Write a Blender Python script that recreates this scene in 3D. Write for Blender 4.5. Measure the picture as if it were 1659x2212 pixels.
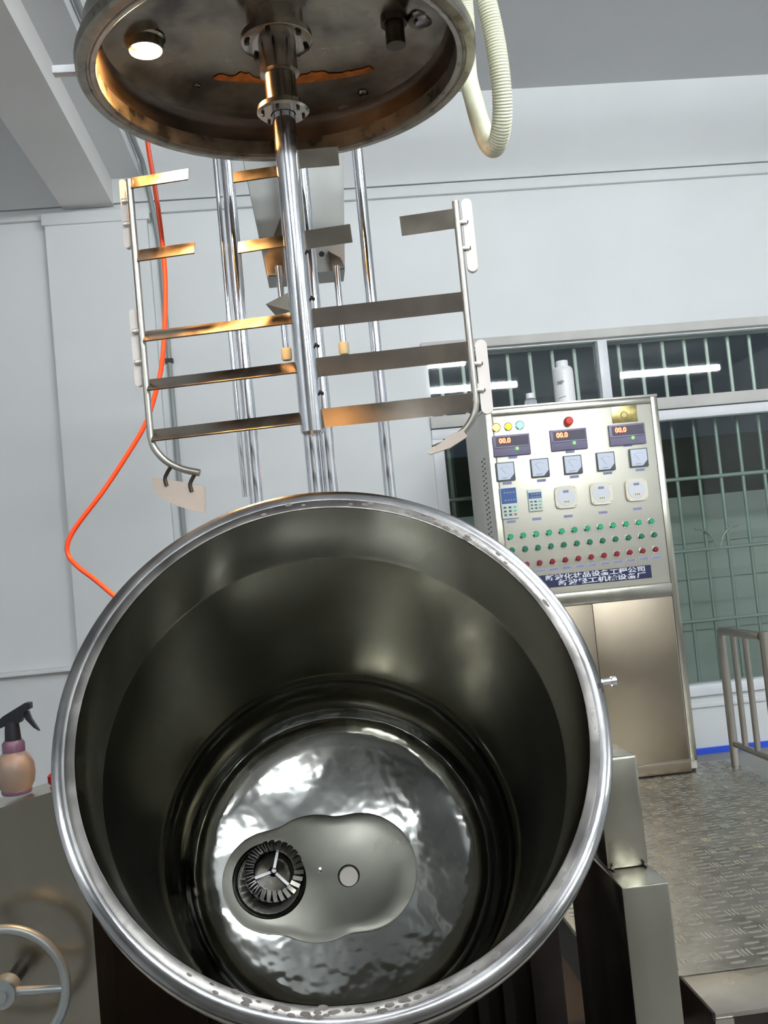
import bpy, bmesh, math, random
from mathutils import Vector, Matrix
random.seed(7)
S = bpy.context.scene
for o in list(bpy.data.objects): bpy.data.objects.remove(o)
D2R = math.radians
# ------------------------------------------------------------------ camera
EYE = 1.5                       # eye height above the main floor
YAW, PITCH, ROLL, FPX = 4.6, 3.137, 5.482, 2100.0
_y, _p, _r = D2R(YAW), D2R(PITCH), D2R(ROLL)
FWD = Vector((math.sin(_y)*math.cos(_p), math.cos(_y)*math.cos(_p), math.sin(_p)))
_rt = Vector((math.cos(_y), -math.sin(_y), 0)); _up = _rt.cross(FWD)
RT = _rt*math.cos(_r) - _up*math.sin(_r); UP = _up*math.cos(_r) + _rt*math.sin(_r)
cd = bpy.data.cameras.new('camera'); cam = bpy.data.objects.new('camera', cd)
S.collection.objects.link(cam); S.camera = cam
cd.sensor_fit = 'VERTICAL'; cd.sensor_height = 36.0; cd.lens = FPX/2212*36.0
cd.clip_start = 0.05; cd.clip_end = 60
cam.matrix_world = Matrix((
    (RT.x, UP.x, -FWD.x, 0), (RT.y, UP.y, -FWD.y, 0), (RT.z, UP.z, -FWD.z, EYE), (0, 0, 0, 1)))
# ------------------------------------------------------------------ night sky, exposure, lamp strengths
w = bpy.data.worlds.new('night'); S.world = w; w.use_nodes = True
w.node_tree.nodes['Background'].inputs[0].default_value = (0.012, 0.016, 0.022, 1)
w.node_tree.nodes['Background'].inputs[1].default_value = 1.0
S.view_settings.view_transform = 'Standard'; S.view_settings.look = 'None'
S.view_settings.gamma = 1; S.view_settings.use_curve_mapping = False
S.view_settings.exposure = 0.74
TUBE = 62.0        # radiance of the fluorescent tubes
BULB = 2000.0       # radiance of the lamp in the lid
CZ = EYE
# ------------------------------------------------------------------ helpers
# All construction coordinates have z measured from eye height; finish() shifts them to the floor.
def P(px, py, Y):               # the point at depth Y on the sight line measured in the photograph
    d = FWD + RT*((px-829.5)/FPX) + UP*((1106-py)/FPX)
    return d*(Y/d.y)
C = S.collection
base = {}
def clean(name): return name
def empty(name, loc, label=None, cat=None, group=None, kind=None):
    o = bpy.data.objects.new(name, None); C.objects.link(o)
    o.empty_display_size = .05
    loc = Vector(loc); o.location = loc + Vector((0, 0, CZ)); base[o] = o.location.copy()
    tag(o, label, cat, group, kind); return o
def tag(o, label=None, cat=None, group=None, kind=None):
    if label: o['label'] = label
    if cat: o['category'] = cat
    if group: o['group'] = group
    if kind: o['kind'] = kind
    return o
def B(): return bmesh.new()
def finish(name, bm, mat, parent=None, smooth=None, label=None, cat=None, group=None, kind=None, bevel=0, recalc=True):
    if bevel:
        es = [e for e in bm.edges if len(e.link_faces) == 2 and e.calc_face_angle(0) > .6]
        bmesh.ops.bevel(bm, geom=es, offset=bevel, segments=2, affect='EDGES', profile=.5, clamp_overlap=True)
    if recalc: bmesh.ops.recalc_face_normals(bm, faces=bm.faces)
    me = bpy.data.meshes.new(name)
    cs = [v.co for v in bm.verts]
    lo = Vector([min(c[i] for c in cs) for i in range(3)]); hi = Vector([max(c[i] for c in cs) for i in range(3)])
    c = (lo+hi)/2
    if parent is None: c.z = lo.z
    bmesh.ops.translate(bm, verts=bm.verts, vec=-c)
    bm.to_mesh(me); bm.free()
    me.materials.append(M[mat] if isinstance(mat, str) else mat)
    if smooth is None: smooth = 35
    if smooth:
        for p in me.polygons: p.use_smooth = True
        try: me.set_sharp_from_angle(angle=D2R(smooth))
        except Exception: pass
    o = bpy.data.objects.new(name, me); C.objects.link(o)
    wl = c + Vector((0, 0, CZ)); base[o] = wl
    if parent is not None: o.parent = parent; o.location = wl - base[parent]
    else: o.location = wl
    tag(o, label, cat, group, kind); return o
def box(bm, x0, x1, y0, y1, z0, z1, M4=None):
    r = bmesh.ops.create_cube(bm, size=1, matrix=Matrix.Translation(((x0+x1)/2, (y0+y1)/2, (z0+z1)/2)) @ Matrix.Diagonal((abs(x1-x0), abs(y1-y0), abs(z1-z0), 1)))
    if M4: bmesh.ops.transform(bm, matrix=M4, verts=r['verts'])
    return r['verts']
def cyl(bm, a, b, r, r2=None, seg=20, caps=True):
    a, b = Vector(a), Vector(b); d = b-a
    m = Matrix.Translation((a+b)/2) @ d.to_track_quat('Z', 'Y').to_matrix().to_4x4()
    return bmesh.ops.create_cone(bm, cap_ends=caps, cap_tris=False, segments=seg, radius1=r, radius2=r if r2 is None else r2, depth=d.length, matrix=m)['verts']
def prism(bm, pts, off):        # closed polygon pts extruded by vector off
    off = Vector(off)
    a = [bm.verts.new(Vector(p)) for p in pts]; b = [bm.verts.new(Vector(p)+off) for p in pts]
    n = len(pts); bm.faces.new(a); bm.faces.new(b[::-1])
    for i in range(n): bm.faces.new((a[i], b[i], b[(i+1) % n], a[(i+1) % n]))
def lathe(bm, prof, M4=Matrix.Identity(4), seg=96, closed=False):   # prof: (r, z) about local z
    rings = []
    for r, z in prof:
        if r < 1e-6: rings.append([bm.verts.new(M4 @ Vector((0, 0, z)))])
        else: rings.append([bm.verts.new(M4 @ Vector((r*math.cos(2*math.pi*i/seg), r*math.sin(2*math.pi*i/seg), z))) for i in range(seg)])
    prs = list(zip(rings, rings[1:])) + ([(rings[-1], rings[0])] if closed else [])
    for A, Bq in prs:
        for i in range(seg):
            j = (i+1) % seg
            if len(A) == 1 and len(Bq) == 1: continue
            if len(A) == 1: bm.faces.new((A[0], Bq[i], Bq[j]))
            elif len(Bq) == 1: bm.faces.new((A[i], A[j], Bq[0]))
            else: bm.faces.new((A[i], A[j], Bq[j], Bq[i]))
def spline(pts, n=12):          # Catmull-Rom through pts
    pts = [Vector(p) for p in pts]; q = [pts[0]*2-pts[1]] + pts + [pts[-1]*2-pts[-2]]; out = []
    for i in range(1, len(q)-2):
        for k in range(n):
            t = k/n; a, b, c, d = q[i-1], q[i], q[i+1], q[i+2]
            out.append(.5*((2*b) + (c-a)*t + (2*a-5*b+4*c-d)*t*t + (3*b-a-3*c+d)*t**3))
    out.append(pts[-1]); return out
def resample(pts, step):
    out = [pts[0]]; acc = 0
    for a, b in zip(pts, pts[1:]):
        L = (b-a).length; t = step-acc
        while t <= L: out.append(a.lerp(b, t/L)); t += step
        acc = L-(t-step)
    return out
def sweep(bm, pts, rad, seg=12):
    pts = [Vector(p) for p in pts]; n = len(pts); prev = None; rings = []
    t0 = (pts[1]-pts[0]).normalized(); u = t0.orthogonal().normalized()
    for i, p in enumerate(pts):
        t = (pts[min(i+1, n-1)]-pts[max(i-1, 0)]).normalized()
        u = (u - t*u.dot(t)).normalized(); v = t.cross(u)
        r = rad(i) if callable(rad) else rad
        rings.append([bm.verts.new(p + (u*math.cos(2*math.pi*k/seg)+v*math.sin(2*math.pi*k/seg))*r) for k in range(seg)])
    for A, Bq in zip(rings, rings[1:]):
        for k in range(seg): bm.faces.new((A[k], A[(k+1) % seg], Bq[(k+1) % seg], Bq[k]))
    bm.faces.new(rings[0][::-1]); bm.faces.new(rings[-1])
def text(name, s, size, mat, parent, M4, width=None, extrude=.0003, space=1.0):
    cu = bpy.data.curves.new(name, 'FONT'); cu.body = s; cu.size = size; cu.align_x = 'CENTER'; cu.align_y = 'CENTER'
    cu.extrude = extrude; cu.offset = size*.022; cu.space_character = space; cu.resolution_u = 2
    t = bpy.data.objects.new('tmp', cu); C.objects.link(t)
    bpy.context.view_layer.update()
    me = bpy.data.meshes.new_from_object(t.evaluated_get(bpy.context.evaluated_depsgraph_get()))
    bpy.data.objects.remove(t)
    bm = B(); bm.from_mesh(me)
    if not len(bm.verts): bm.free(); return None
    if width:
        xs = [v.co.x for v in bm.verts]; k = width/(max(xs)-min(xs))
        bmesh.ops.transform(bm, matrix=Matrix.Diagonal((k, 1, 1, 1)), verts=bm.verts)
    bmesh.ops.transform(bm, matrix=M4, verts=bm.verts)
    return finish(name, bm, mat, parent, smooth=0)
def face_front(x, y, z):        # local XY plane -> world XZ plane facing the camera side (-Y)
    return Matrix.Translation((x, y, z)) @ Matrix.Rotation(math.pi/2, 4, 'X')
# ------------------------------------------------------------------ materials
M = {}
def mat(name, col, rough=.5, metal=0, noise=0, nscale=8, bump=0, bscale=60, stretch=None, rvar=0, col2=None, spec=.5, emit=None, estr=0, trans=0, ior=1.45, thr=(.35, .65), detail=4):
    m = bpy.data.materials.new(name); m.use_nodes = True; nt = m.node_tree; b = nt.nodes['Principled BSDF']
    b.inputs['Base Color'].default_value = (*col, 1); b.inputs['Roughness'].default_value = rough
    b.inputs['Metallic'].default_value = metal; b.inputs['Specular IOR Level'].default_value = spec
    if trans: b.inputs['Transmission Weight'].default_value = trans; b.inputs['IOR'].default_value = ior
    if emit: b.inputs['Emission Color'].default_value = (*emit, 1); b.inputs['Emission Strength'].default_value = estr
    if noise or bump or rvar or col2:
        tc = nt.nodes.new('ShaderNodeTexCoord'); mp = nt.nodes.new('ShaderNodeMapping')
        nt.links.new(tc.outputs['Object'], mp.inputs['Vector'])
        if stretch: mp.inputs['Scale'].default_value = stretch
        nz = nt.nodes.new('ShaderNodeTexNoise'); nz.inputs['Scale'].default_value = nscale; nz.inputs['Detail'].default_value = detail
        nt.links.new(mp.outputs[0], nz.inputs['Vector'])
        if noise or col2:
            cr = nt.nodes.new('ShaderNodeValToRGB'); cr.color_ramp.elements[0].position = thr[0]; cr.color_ramp.elements[1].position = thr[1]
            a = col2 if col2 else tuple(max(0, c*(1-noise)) for c in col)
            cr.color_ramp.elements[0].color = (*a, 1); cr.color_ramp.elements[1].color = (*col, 1)
            nt.links.new(nz.outputs['Fac'], cr.inputs[0]); nt.links.new(cr.outputs[0], b.inputs['Base Color'])
        if rvar:
            mr = nt.nodes.new('ShaderNodeMapRange'); mr.inputs[1].default_value = .3; mr.inputs[2].default_value = .7
            mr.inputs[3].default_value = max(0, rough-rvar); mr.inputs[4].default_value = rough+rvar
            nt.links.new(nz.outputs['Fac'], mr.inputs[0]); nt.links.new(mr.outputs[0], b.inputs['Roughness'])
        if bump:
            n2 = nt.nodes.new('ShaderNodeTexNoise'); n2.inputs['Scale'].default_value = bscale; n2.inputs['Detail'].default_value = 3
            nt.links.new(mp.outputs[0], n2.inputs['Vector'])
            bp = nt.nodes.new('ShaderNodeBump'); bp.inputs['Strength'].default_value = bump; bp.inputs['Distance'].default_value = .01
            nt.links.new(n2.outputs['Fac'], bp.inputs['Height']); nt.links.new(bp.outputs[0], b.inputs['Normal'])
    M[name] = m; return m
mat('wall_paint', (.78, .80, .81), .6, noise=.05, nscale=1.5, bump=.03, bscale=25)
mat('beam_paint', (.82, .81, .79), .7, noise=.05, nscale=2)
mat('ceiling_paint', (.60, .61, .62), .8, noise=.04, nscale=1.2)
mat('dull_wall', (.30, .29, .27), .7, noise=.3, nscale=1)
mat('floor_tile', (.22, .21, .20), .35, noise=.12, nscale=2)
mat('floor_grey', (.30, .30, .27), .5, noise=.15, nscale=3)
mat('blue_paint', (.03, .10, .75), .4)
mat('aluminium', (.80, .82, .86), .35, noise=.05, nscale=6)
mat('lintel', (.60, .59, .56), .55, noise=.12, nscale=5)
mat('steel', (.52, .50, .45), .33, 1, noise=.10, nscale=5, rvar=.03, thr=(.2, .8), detail=2)
mat('brushed', (.44, .43, .37), .24, 1, noise=.10, nscale=14, stretch=(1, 1, .06), rvar=.03, thr=(.2, .8), detail=2)
mat('cabinet_side', (.62, .61, .56), .5, .6, noise=.08, nscale=6)
mat('panel_steel', (.60, .585, .505), .42, .75, noise=.07, nscale=9, stretch=(.1, 1, 1), rvar=.06)
mat('door_steel', (.33, .28, .215), .34, 1, noise=.14, nscale=4, rvar=.06)
mat('chrome', (.86, .88, .93), .09, 1, noise=.15, nscale=20)
mat('plate', (.42, .38, .33), .2, 1, noise=.2, nscale=18, rvar=.06)
mat('kettle_in', (.47, .45, .38), .17, 1, noise=.22, nscale=4, rvar=.05, bump=.07, bscale=5, stretch=(1, 1, .45), thr=(.25, .75), detail=2)
mat('kettle_bottom', (.25, .255, .245), .09, 1, noise=.22, nscale=9, rvar=.03, bump=.36, bscale=8)
mat('kettle_plate', (.085, .084, .073), .25, 1, noise=.12, nscale=14, rvar=.03, bump=.03, bscale=20)
mat('kettle_out', (.40, .39, .36), .3, 1, noise=.2, nscale=6, rvar=.06)
mat('flange', (.165, .157, .148), .24, 1, noise=.38, nscale=16, rvar=.06, bump=.05, bscale=30, detail=8)
mat('flange_outer', (.40, .40, .405), .17, 1, noise=.35, nscale=11, rvar=.05, bump=.04, bscale=18)
mat('residue', (.17, .155, .145), .8, noise=.4, nscale=60)
mat('lid_dome', (.36, .33, .27), .24, 1, nscale=7, rvar=.1, bump=.10, bscale=9, col2=(.14, .12, .10), thr=(.38, .6), detail=6)
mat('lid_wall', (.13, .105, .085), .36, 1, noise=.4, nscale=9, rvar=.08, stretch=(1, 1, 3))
mat('lid_rim', (.40, .37, .31), .32, 1, noise=.4, nscale=24, rvar=.1, detail=8)
mat('rust', (.60, .19, .03), .6, .3, noise=.5, nscale=30)
mat('dark_steel', (.055, .045, .04), .4, .8, noise=.3, nscale=6)
mat('black_gap', (.012, .011, .010), .7)
mat('housing', (.42, .43, .41), .5, .3, noise=.12, nscale=7)
mat('beige_rubber', (.52, .50, .34), .7)
mat('cable_red', (.85, .075, .012), .35)
mat('hose', (.78, .79, .60), .35, noise=.08, nscale=10)
mat('ptfe', (.80, .74, .70), .45, noise=.05, nscale=12)
mat('ptfe_dirty', (.52, .45, .39), .5, noise=.12, nscale=8)
mat('white_plastic', (.85, .85, .87), .35)
mat('cream_plastic', (.80, .77, .62), .4)
mat('pale_grey', (.70, .72, .78), .4)
mat('black_plastic', (.02, .02, .022), .4)
mat('spray_black', (.008, .008, .012), .45)
mat('purple_plastic', (.15, .07, .12), .4)
mat('lotion', (.25, .185, .145), .35, noise=.12, nscale=12)
mat('display_bezel', (.20, .18, .28), .4)
mat('display_dark', (.045, .035, .07), .25)
mat('meter_frame', (.10, .12, .13), .4)
mat('meter_face', (.62, .68, .80), .4)
mat('keypad_blue', (.03, .10, .32), .35)
mat('keypad_body', (.66, .76, .70), .4)
mat('key_dark', (.05, .08, .10), .5)
mat('key_red', (.75, .08, .05), .5)
mat('key_green', (.15, .62, .45), .5)
mat('label_blue', (.06, .08, .30), .5)
mat('label_pale', (.40, .42, .55), .5)
mat('banner_blue', (.010, .016, .075), .4)
mat('banner_white', (.75, .78, .85), .5)
mat('button_green', (.03, .40, .17), .3)
mat('button_dark_green', (.012, .17, .085), .3)
mat('button_red', (.26, .012, .018), .3)
mat('stop_red', (.70, .035, .02), .35)
mat('gold', (.50, .41, .17), .28, .8, noise=.35, nscale=22, detail=3)
mat('grey_ink', (.25, .27, .33), .5)
mat('wheel_grey', (.36, .39, .39), .35, .5, noise=.1, nscale=9)
mat('conduit_grey', (.30, .33, .32), .4)
mat('checker', (.42, .41, .37), .3, .85, noise=.22, nscale=8, rvar=.08, bump=.05, bscale=40)
mat('checker_bump', (.52, .50, .45), .26, .85, noise=.2, nscale=20)
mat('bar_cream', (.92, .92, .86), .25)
mat('bar_green', (.36, .42, .38), .35, .2)
mat('concrete_green', (.54, .58, .55), .8, noise=.12, nscale=2, stretch=(.3, 1, 2))
mat('hedge_dark', (.03, .045, .025), .9, noise=.5, nscale=6)
mat('red_led', (.02, 0, 0), .4, emit=(1, .06, .02), estr=11)
mat('green_led', (0, .02, 0), .4, emit=(.15, 1, .08), estr=2.5)
mat('lamp_orange', (.3, .1, .02), .3, emit=(1, .36, .10), estr=2.2)
mat('lamp_yellow', (.5, .35, .0), .3, emit=(1, .62, .02), estr=.9)
mat('lamp_green', (.2, .5, .35), .3, emit=(.25, 1, .65), estr=.85)
mat('tube_glow', (1, 1, 1), .5, emit=(.93, .98, 1.0), estr=TUBE)
mat('bulb_glow', (1, .5, .2), .5, emit=(1, .50, .17), estr=BULB)
mat('yard_fill_glow', (1, 1, 1), .5, emit=(.95, 1, .93), estr=80)  # glow of the added fill lamp over the yard
# thin window glass: clear with a mirror coat
g = bpy.data.materials.new('window_glass'); g.use_nodes = True; nt = g.node_tree; nt.nodes.clear()
out = nt.nodes.new('ShaderNodeOutputMaterial'); mx = nt.nodes.new('ShaderNodeMixShader'); fr = nt.nodes.new('ShaderNodeFresnel')
tr = nt.nodes.new('ShaderNodeBsdfTransparent'); gl = nt.nodes.new('ShaderNodeBsdfGlossy')
fr.inputs['IOR'].default_value = 1.5; tr.inputs[0].default_value = (.90, .95, .93, 1); gl.inputs['Roughness'].default_value = .02
nt.links.new(fr.outputs[0], mx.inputs[0]); nt.links.new(tr.outputs[0], mx.inputs[1]); nt.links.new(gl.outputs[0], mx.inputs[2]); nt.links.new(mx.outputs[0], out.inputs[0])
M['window_glass'] = g
mat('clear_plastic', (.8, .85, .95), .08, trans=.9, ior=1.3)

# ================================================================== room
X0, X1, Y0, YW, ZC, ZF = -4.2, 6.2, -5.0, 4.8, 2.36, -1.5
def sbox(name, m, *a, parent=None, bevel=0, **k):
    bm = B(); box(bm, *a); return finish(name, bm, m, parent, smooth=0 if not bevel else 35, bevel=bevel, **k)
ST = dict(kind='structure')
WX0, WX1, WZ0, WZ1 = .66, 3.62, -.80, 1.05
# floor of tiles
fl = sbox('floor', 'floor_tile', X0, X1, Y0, 6.0, ZF-.10, ZF, **ST)
sbox('ceiling', 'ceiling_paint', X0, X1, Y0, YW+.2, ZC, ZC+.1, **ST)
bm = B()
box(bm, X0, WX0, YW, YW+.2, ZF, ZC); box(bm, WX1, X1, YW, YW+.2, ZF, ZC)
box(bm, WX0, WX1, YW, YW+.2, WZ1, ZC); box(bm, WX0, WX1, YW, YW+.2, ZF, WZ0)
finish('wall_back', bm, 'wall_paint', smooth=0, **ST)
sbox('wall_left', 'wall_paint', X0-.1, X0, Y0, YW+.2, ZF, ZC, **ST)
sbox('wall_right', 'wall_paint', X1, X1+.1, Y0, YW+.2, ZF, ZC, **ST)
sbox('wall_front', 'dull_wall', X0, X1, Y0-.1, Y0, ZF, ZC, **ST)
# beams: lintel beam on the back wall and the beam running out over the room on the left
sbox('beam_back', 'wall_paint', X0, X1, 4.765, 4.80, 1.90, ZC, **ST)
sbox('trim_1', 'wall_paint', X0, X1, 4.775, 4.80, 1.842, 1.897, bevel=.004, **ST)
sbox('beam_left', 'beam_paint', -1.045, -.80, Y0, 4.765, 1.885, ZC, **ST)
sbox('trim_2', 'wall_paint', -.80, -.66, Y0, 4.765, 2.02, ZC, **ST)
sbox('pilaster_left', 'wall_paint', -1.135, -.645, 4.752, 4.80, ZF, 1.842, **ST)
sbox('trim_3', 'wall_paint', -1.15, -.63, 4.74, 4.80, 1.80, 1.86, bevel=.006, **ST)
sbox('trim_4', 'wall_paint', X0, -.66, 4.744, 4.80, -.355, -.335, bevel=.003, **ST)
sbox('trim_5', 'wall_paint', WX0, X1, 4.785, 4.80, -.86, -.83, bevel=.003, **ST)
sbox('baseboard_back', 'blue_paint', .5, X1, 4.78, 4.80, -1.088, -1.060, **ST)
sbox('floor_raised', 'floor_grey', .5, X1, 4.25, 4.80, ZF, -1.088, **ST)
# white tiled floor of the stair well to the right of the platform
bm = B(); box(bm, 1.80, X1, 2.0, 4.25, ZF, -1.42); finish('floor_stairwell', bm, 'white_plastic', smooth=0, **ST)

# window with its frame and panes
w1 = empty('window_1', (WX0, YW, WZ0), kind='structure')
sbox('lintel_band', 'lintel', WX0-.01, WX1, 4.77, 4.80, 1.045, 1.09, parent=w1, bevel=.003)
sbox('frame_top', 'aluminium', WX0, WX1, 4.80, 4.87, 1.035, 1.05, parent=w1)
sbox('frame_band', 'lintel', WX0, WX1, 4.775, 4.87, .655, .715, parent=w1, bevel=.004)
sbox('frame_rail', 'aluminium', WX0, WX1, 4.785, 4.87, .60, .65, parent=w1, bevel=.004)
sbox('frame_sill', 'aluminium', WX0, WX1, 4.77, 4.90, -.80, -.745, parent=w1, bevel=.005)
sbox('frame_jamb', 'aluminium', WX0, WX0+.016, 4.80, 4.88, .715, 1.035, parent=w1)
sbox('frame_jamb', 'aluminium', WX0, WX0+.055, 4.79, 4.88, -.745, .60, parent=w1)
for xm in (1.552, 2.56): sbox('frame_mullion', 'aluminium', xm, xm+.05, 4.79, 4.87, .715, 1.035, parent=w1, bevel=.003)
for a, b in ((WX0+.016, 1.552), (1.602, 2.56), (2.61, WX1)): sbox('pane', 'window_glass', a, b, 4.835, 4.839, .715, 1.035, parent=w1)
for a, b in ((WX0+.055, 1.15), (1.20, 2.50), (2.56, WX1)): sbox('pane', 'window_glass', a, b, 4.835, 4.839, -.745, .60, parent=w1)
for xm in (1.15, 2.50): sbox('frame_mullion', 'aluminium', xm, xm+.055, 4.80, 4.87, -.745, .60, parent=w1, bevel=.003)

# security grille outside the glass
gr = empty('window_grille', (WX0, 4.93, WZ0), 'slim metal security bars across the dark window, cream above and grey-green below', 'grille')
YB = 4.93
def vb(x, z0, z1, m, r=.0095):
    bm = B(); cyl(bm, (x, YB, z0), (x, YB, z1), r, seg=10); finish('bar', bm, m, gr)
xs = [.757+.1185*i for i in range(25)]
for x in xs:
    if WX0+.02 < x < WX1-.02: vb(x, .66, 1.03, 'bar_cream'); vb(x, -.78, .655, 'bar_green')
for z in (.30, -.075, -.44):
    bm = B(); cyl(bm, (WX0, YB-.012, z), (WX1, YB-.012, z), .010, seg=10); finish('cross_bar', bm, 'bar_green', gr)
for k in range(3):
    xc = 2.115+k*.95-.95
    for s in (-1, 1):
        bm = B(); sweep(bm, spline([(xc+s*.006, YB-.02, -.075), (xc+s*.035, YB-.02, -.01), (xc+s*.075, YB-.02, .025), (xc+s*.118, YB-.02, .035)], 6), .005, 8)
        finish('scroll', bm, 'bar_green', gr)
# the yard outside
sbox('exterior_wall', 'concrete_green', -1, 7.5, 6.6, 6.8, ZF, .10, **ST)
for z in (-.02, -.27, -.62): sbox('wall_course', 'concrete_green', 1.0, 7.5, 6.585, 6.6, z-.03, z+.03, kind='structure')
sbox('exterior_ground', 'concrete_green', -2, 8, 5.0, 9.5, ZF-.1, ZF, **ST)
sbox('exterior_ledge', 'concrete_green', 1.0, 8.0, 7.6, 7.9, ZF, .32, **ST)
sbox('exterior_slope', 'hedge_dark', -2, 9, 8.6, 8.9, ZF, .9, **ST)

yl = empty('yard_fill_lamp', (4.7, 5.0, .55), 'added round white fill lamp, out of view, brightening the yard', 'lamp')  # added unseen lamp that brightens the yard behind the window
bm = B(); cyl(bm, (4.7, 5.0, .62), (4.7, 5.14, .62), .012, seg=10); cyl(bm, (4.7, 5.0, .62), (4.7, 5.012, .62), .045, seg=20); finish('fill_bracket', bm, 'conduit_grey', yl)
bm = B(); bmesh.ops.create_icosphere(bm, subdivisions=3, radius=.07, matrix=Matrix.Translation((4.7, 5.15, .55))); finish('fill_globe', bm, 'yard_fill_glow', yl)
# ---------------- fluorescent lamps under the ceiling
def tube_light(cx, cy, z, label, ang=0, L=1.22):
    R = Matrix.Translation((cx, cy, 0)) @ Matrix.Rotation(ang, 4, 'Z')
    t = empty('fluorescent_light', (cx, cy, z), label, 'light', 'fluorescent lights hung in rows')
    bm = B(); box(bm, -L/2-.03, L/2+.03, -.03, .03, z+.035, z+.075, R); finish('batten', bm, 'white_plastic', t, smooth=0)
    for s in (-1, 1):
        bm = B(); box(bm, s*(L/2+.005)-.012, s*(L/2+.005)+.012, -.018, .018, z-.02, z+.036, R); finish('lamp_holder', bm, 'white_plastic', t, smooth=0)
        bm = B(); v = cyl(bm, (s*.4, 0, z+.07), (s*.4, 0, ZC), .004, seg=8); bmesh.ops.transform(bm, matrix=R, verts=bm.verts); finish('hanger', bm, 'conduit_grey', t)
    bm = B(); cyl(bm, (-L/2, 0, z), (L/2, 0, z), .034, seg=20); bmesh.ops.transform(bm, matrix=R, verts=bm.verts); finish('tube', bm, 'tube_glow', t, label='glowing white tube')
    return t
for i, (cx, cy) in enumerate([(4.52, -1.65), (2.02, -1.65), (-.45, -1.65), (-2.9, -1.65), (1.2, -4.0), (4.0, -4.0)]):
    tube_light(cx, cy, 2.0, ['white fluorescent tube light mirrored in the right upper window pane', 'white fluorescent tube light mirrored in the left upper window pane beside the agitator'][i] if i < 2 else 'white fluorescent tube light hanging from the ceiling behind the viewer')
tube_light(1.15, -.12, 2.0, 'white fluorescent tube light hanging almost above the viewer, mirrored in the kettle bottom')
tube_light(1.75, 1.2, 2.0, 'white fluorescent tube light hanging above the platform in front of the cabinet')

# ================================================================== platform
pl = empty('checker_plate_platform', (1.2, 3.2, ZF), 'raised work platform of dull grey raised-pattern steel plate beside the kettle', 'platform')
PX0, PX1, PY0, PY1 = .60, 1.775, 2.235, 4.25
sbox('deck', 'checker', PX0, PX1, PY0, PY1, -1.012, -1.0, parent=pl)
sbox('tread', 'checker', .758, PX1, 2.045, PY0-.004, -1.014, -1.002, parent=pl, bevel=.002)
bm = B(); pt = [(.752, 2.235, -1.0), (.752, 2.045, -1.0), (.752, 2.045, -1.10), (.752, 2.10, -1.22), (.752, 2.235, -1.22)]
prism(bm, pt, (.006, 0, 0)); finish('side_plate', bm, 'dark_steel', pl, smooth=0)
sbox('edge_frame', 'dark_steel', .60, PX1, 2.24, 2.28, -1.10, -1.012, parent=pl)
sbox('edge_frame', 'dark_steel', PX1-.03, PX1, 2.28, PY1, -1.10, -1.012, parent=pl)
sbox('edge_frame', 'dark_steel', .758, PX1, 2.05, 2.056, -1.20, -1.014, parent=pl)
for x, y in ((.775, 2.04), (1.74, 2.06), (1.74, 4.15), (.64, 4.15)):
    sbox('support_leg', 'steel', x-.02, x+.02, y, y+.035, ZF, -1.014, parent=pl)
# raised lozenges of the chequer plate
bm = B()
def lozenge(x, y, a, L, W, H):
    if not (PX0+.02 < x < PX1-.02 and PY0+.02 < y < PY1-.02) or (x > .78 and y > 4.07 and x < 1.59): return
    R = Matrix.Translation((x, y, -1.0)) @ Matrix.Rotation(a, 4, 'Z')
    c = [bm.verts.new(R @ Vector(p)) for p in ((-L/2, 0, 0), (-L*.28, -W*.42, 0), (L*.28, -W*.42, 0), (L/2, 0, 0), (L*.28, W*.42, 0), (-L*.28, W*.42, 0))]
    t = [bm.verts.new(R @ Vector(p)) for p in ((-L*.34, 0, H*.9), (-L*.2, -W*.16, H), (L*.2, -W*.16, H), (L*.34, 0, H*.9), (L*.2, W*.16, H), (-L*.2, W*.16, H))]
    bm.faces.new(t)
    for k in range(6): bm.faces.new((c[k], c[(k+1) % 6], t[(k+1) % 6], t[k]))
for i in range(20):
    for j in range(64):                 # groups of parallel bars set square to their neighbours
        g_, k_ = divmod(j, 4); xo = (.0385 if g_ % 2 else 0)
        x = PX0+i*.077+xo; y = PY0+.03+j*.031
        lozenge(x, y, D2R(4), .044, .016, .0024)
        if k_ == 1: 
            for q in (-1, 0, 1): lozenge(x+.0385+q*.011, y+.016, D2R(90), .050, .009, .0014)
finish('raised_pattern', bm, 'checker_bump', pl, smooth=0, kind='stuff', recalc=False)
# railing on the platform edge
ra = empty('guard_rail', (1.74, 3.9, -1.0), 'low stainless steel tube guard rail on the right edge of the platform', 'railing')
bm = B(); sweep(bm, spline([(1.74, 4.12, -1.0), (1.74, 4.12, -.47)], 2) + spline([(1.74, 4.118, -.445), (1.74, 4.105, -.428), (1.74, 4.085, -.42), (1.74, 3.735, -.42)], 5), .0185, 14); finish('post', bm, 'steel', ra, label='bent post and hand rail')
for (y, z1) in ((3.715, -.40),):
    bm = B(); cyl(bm, (1.74, y, -1.0), (1.74, y, z1), .0185, seg=14); finish('post', bm, 'steel', ra)
for (y) in (4.0, 3.885):
    bm = B(); cyl(bm, (1.74, y, -.905), (1.74, y, -.43), .0125, seg=12); finish('baluster', bm, 'steel', ra)
bm = B(); cyl(bm, (1.74, 4.10, -.905), (1.74, 3.72, -.905), .014, seg=12); finish('bottom_rail', bm, 'steel', ra)

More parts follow.
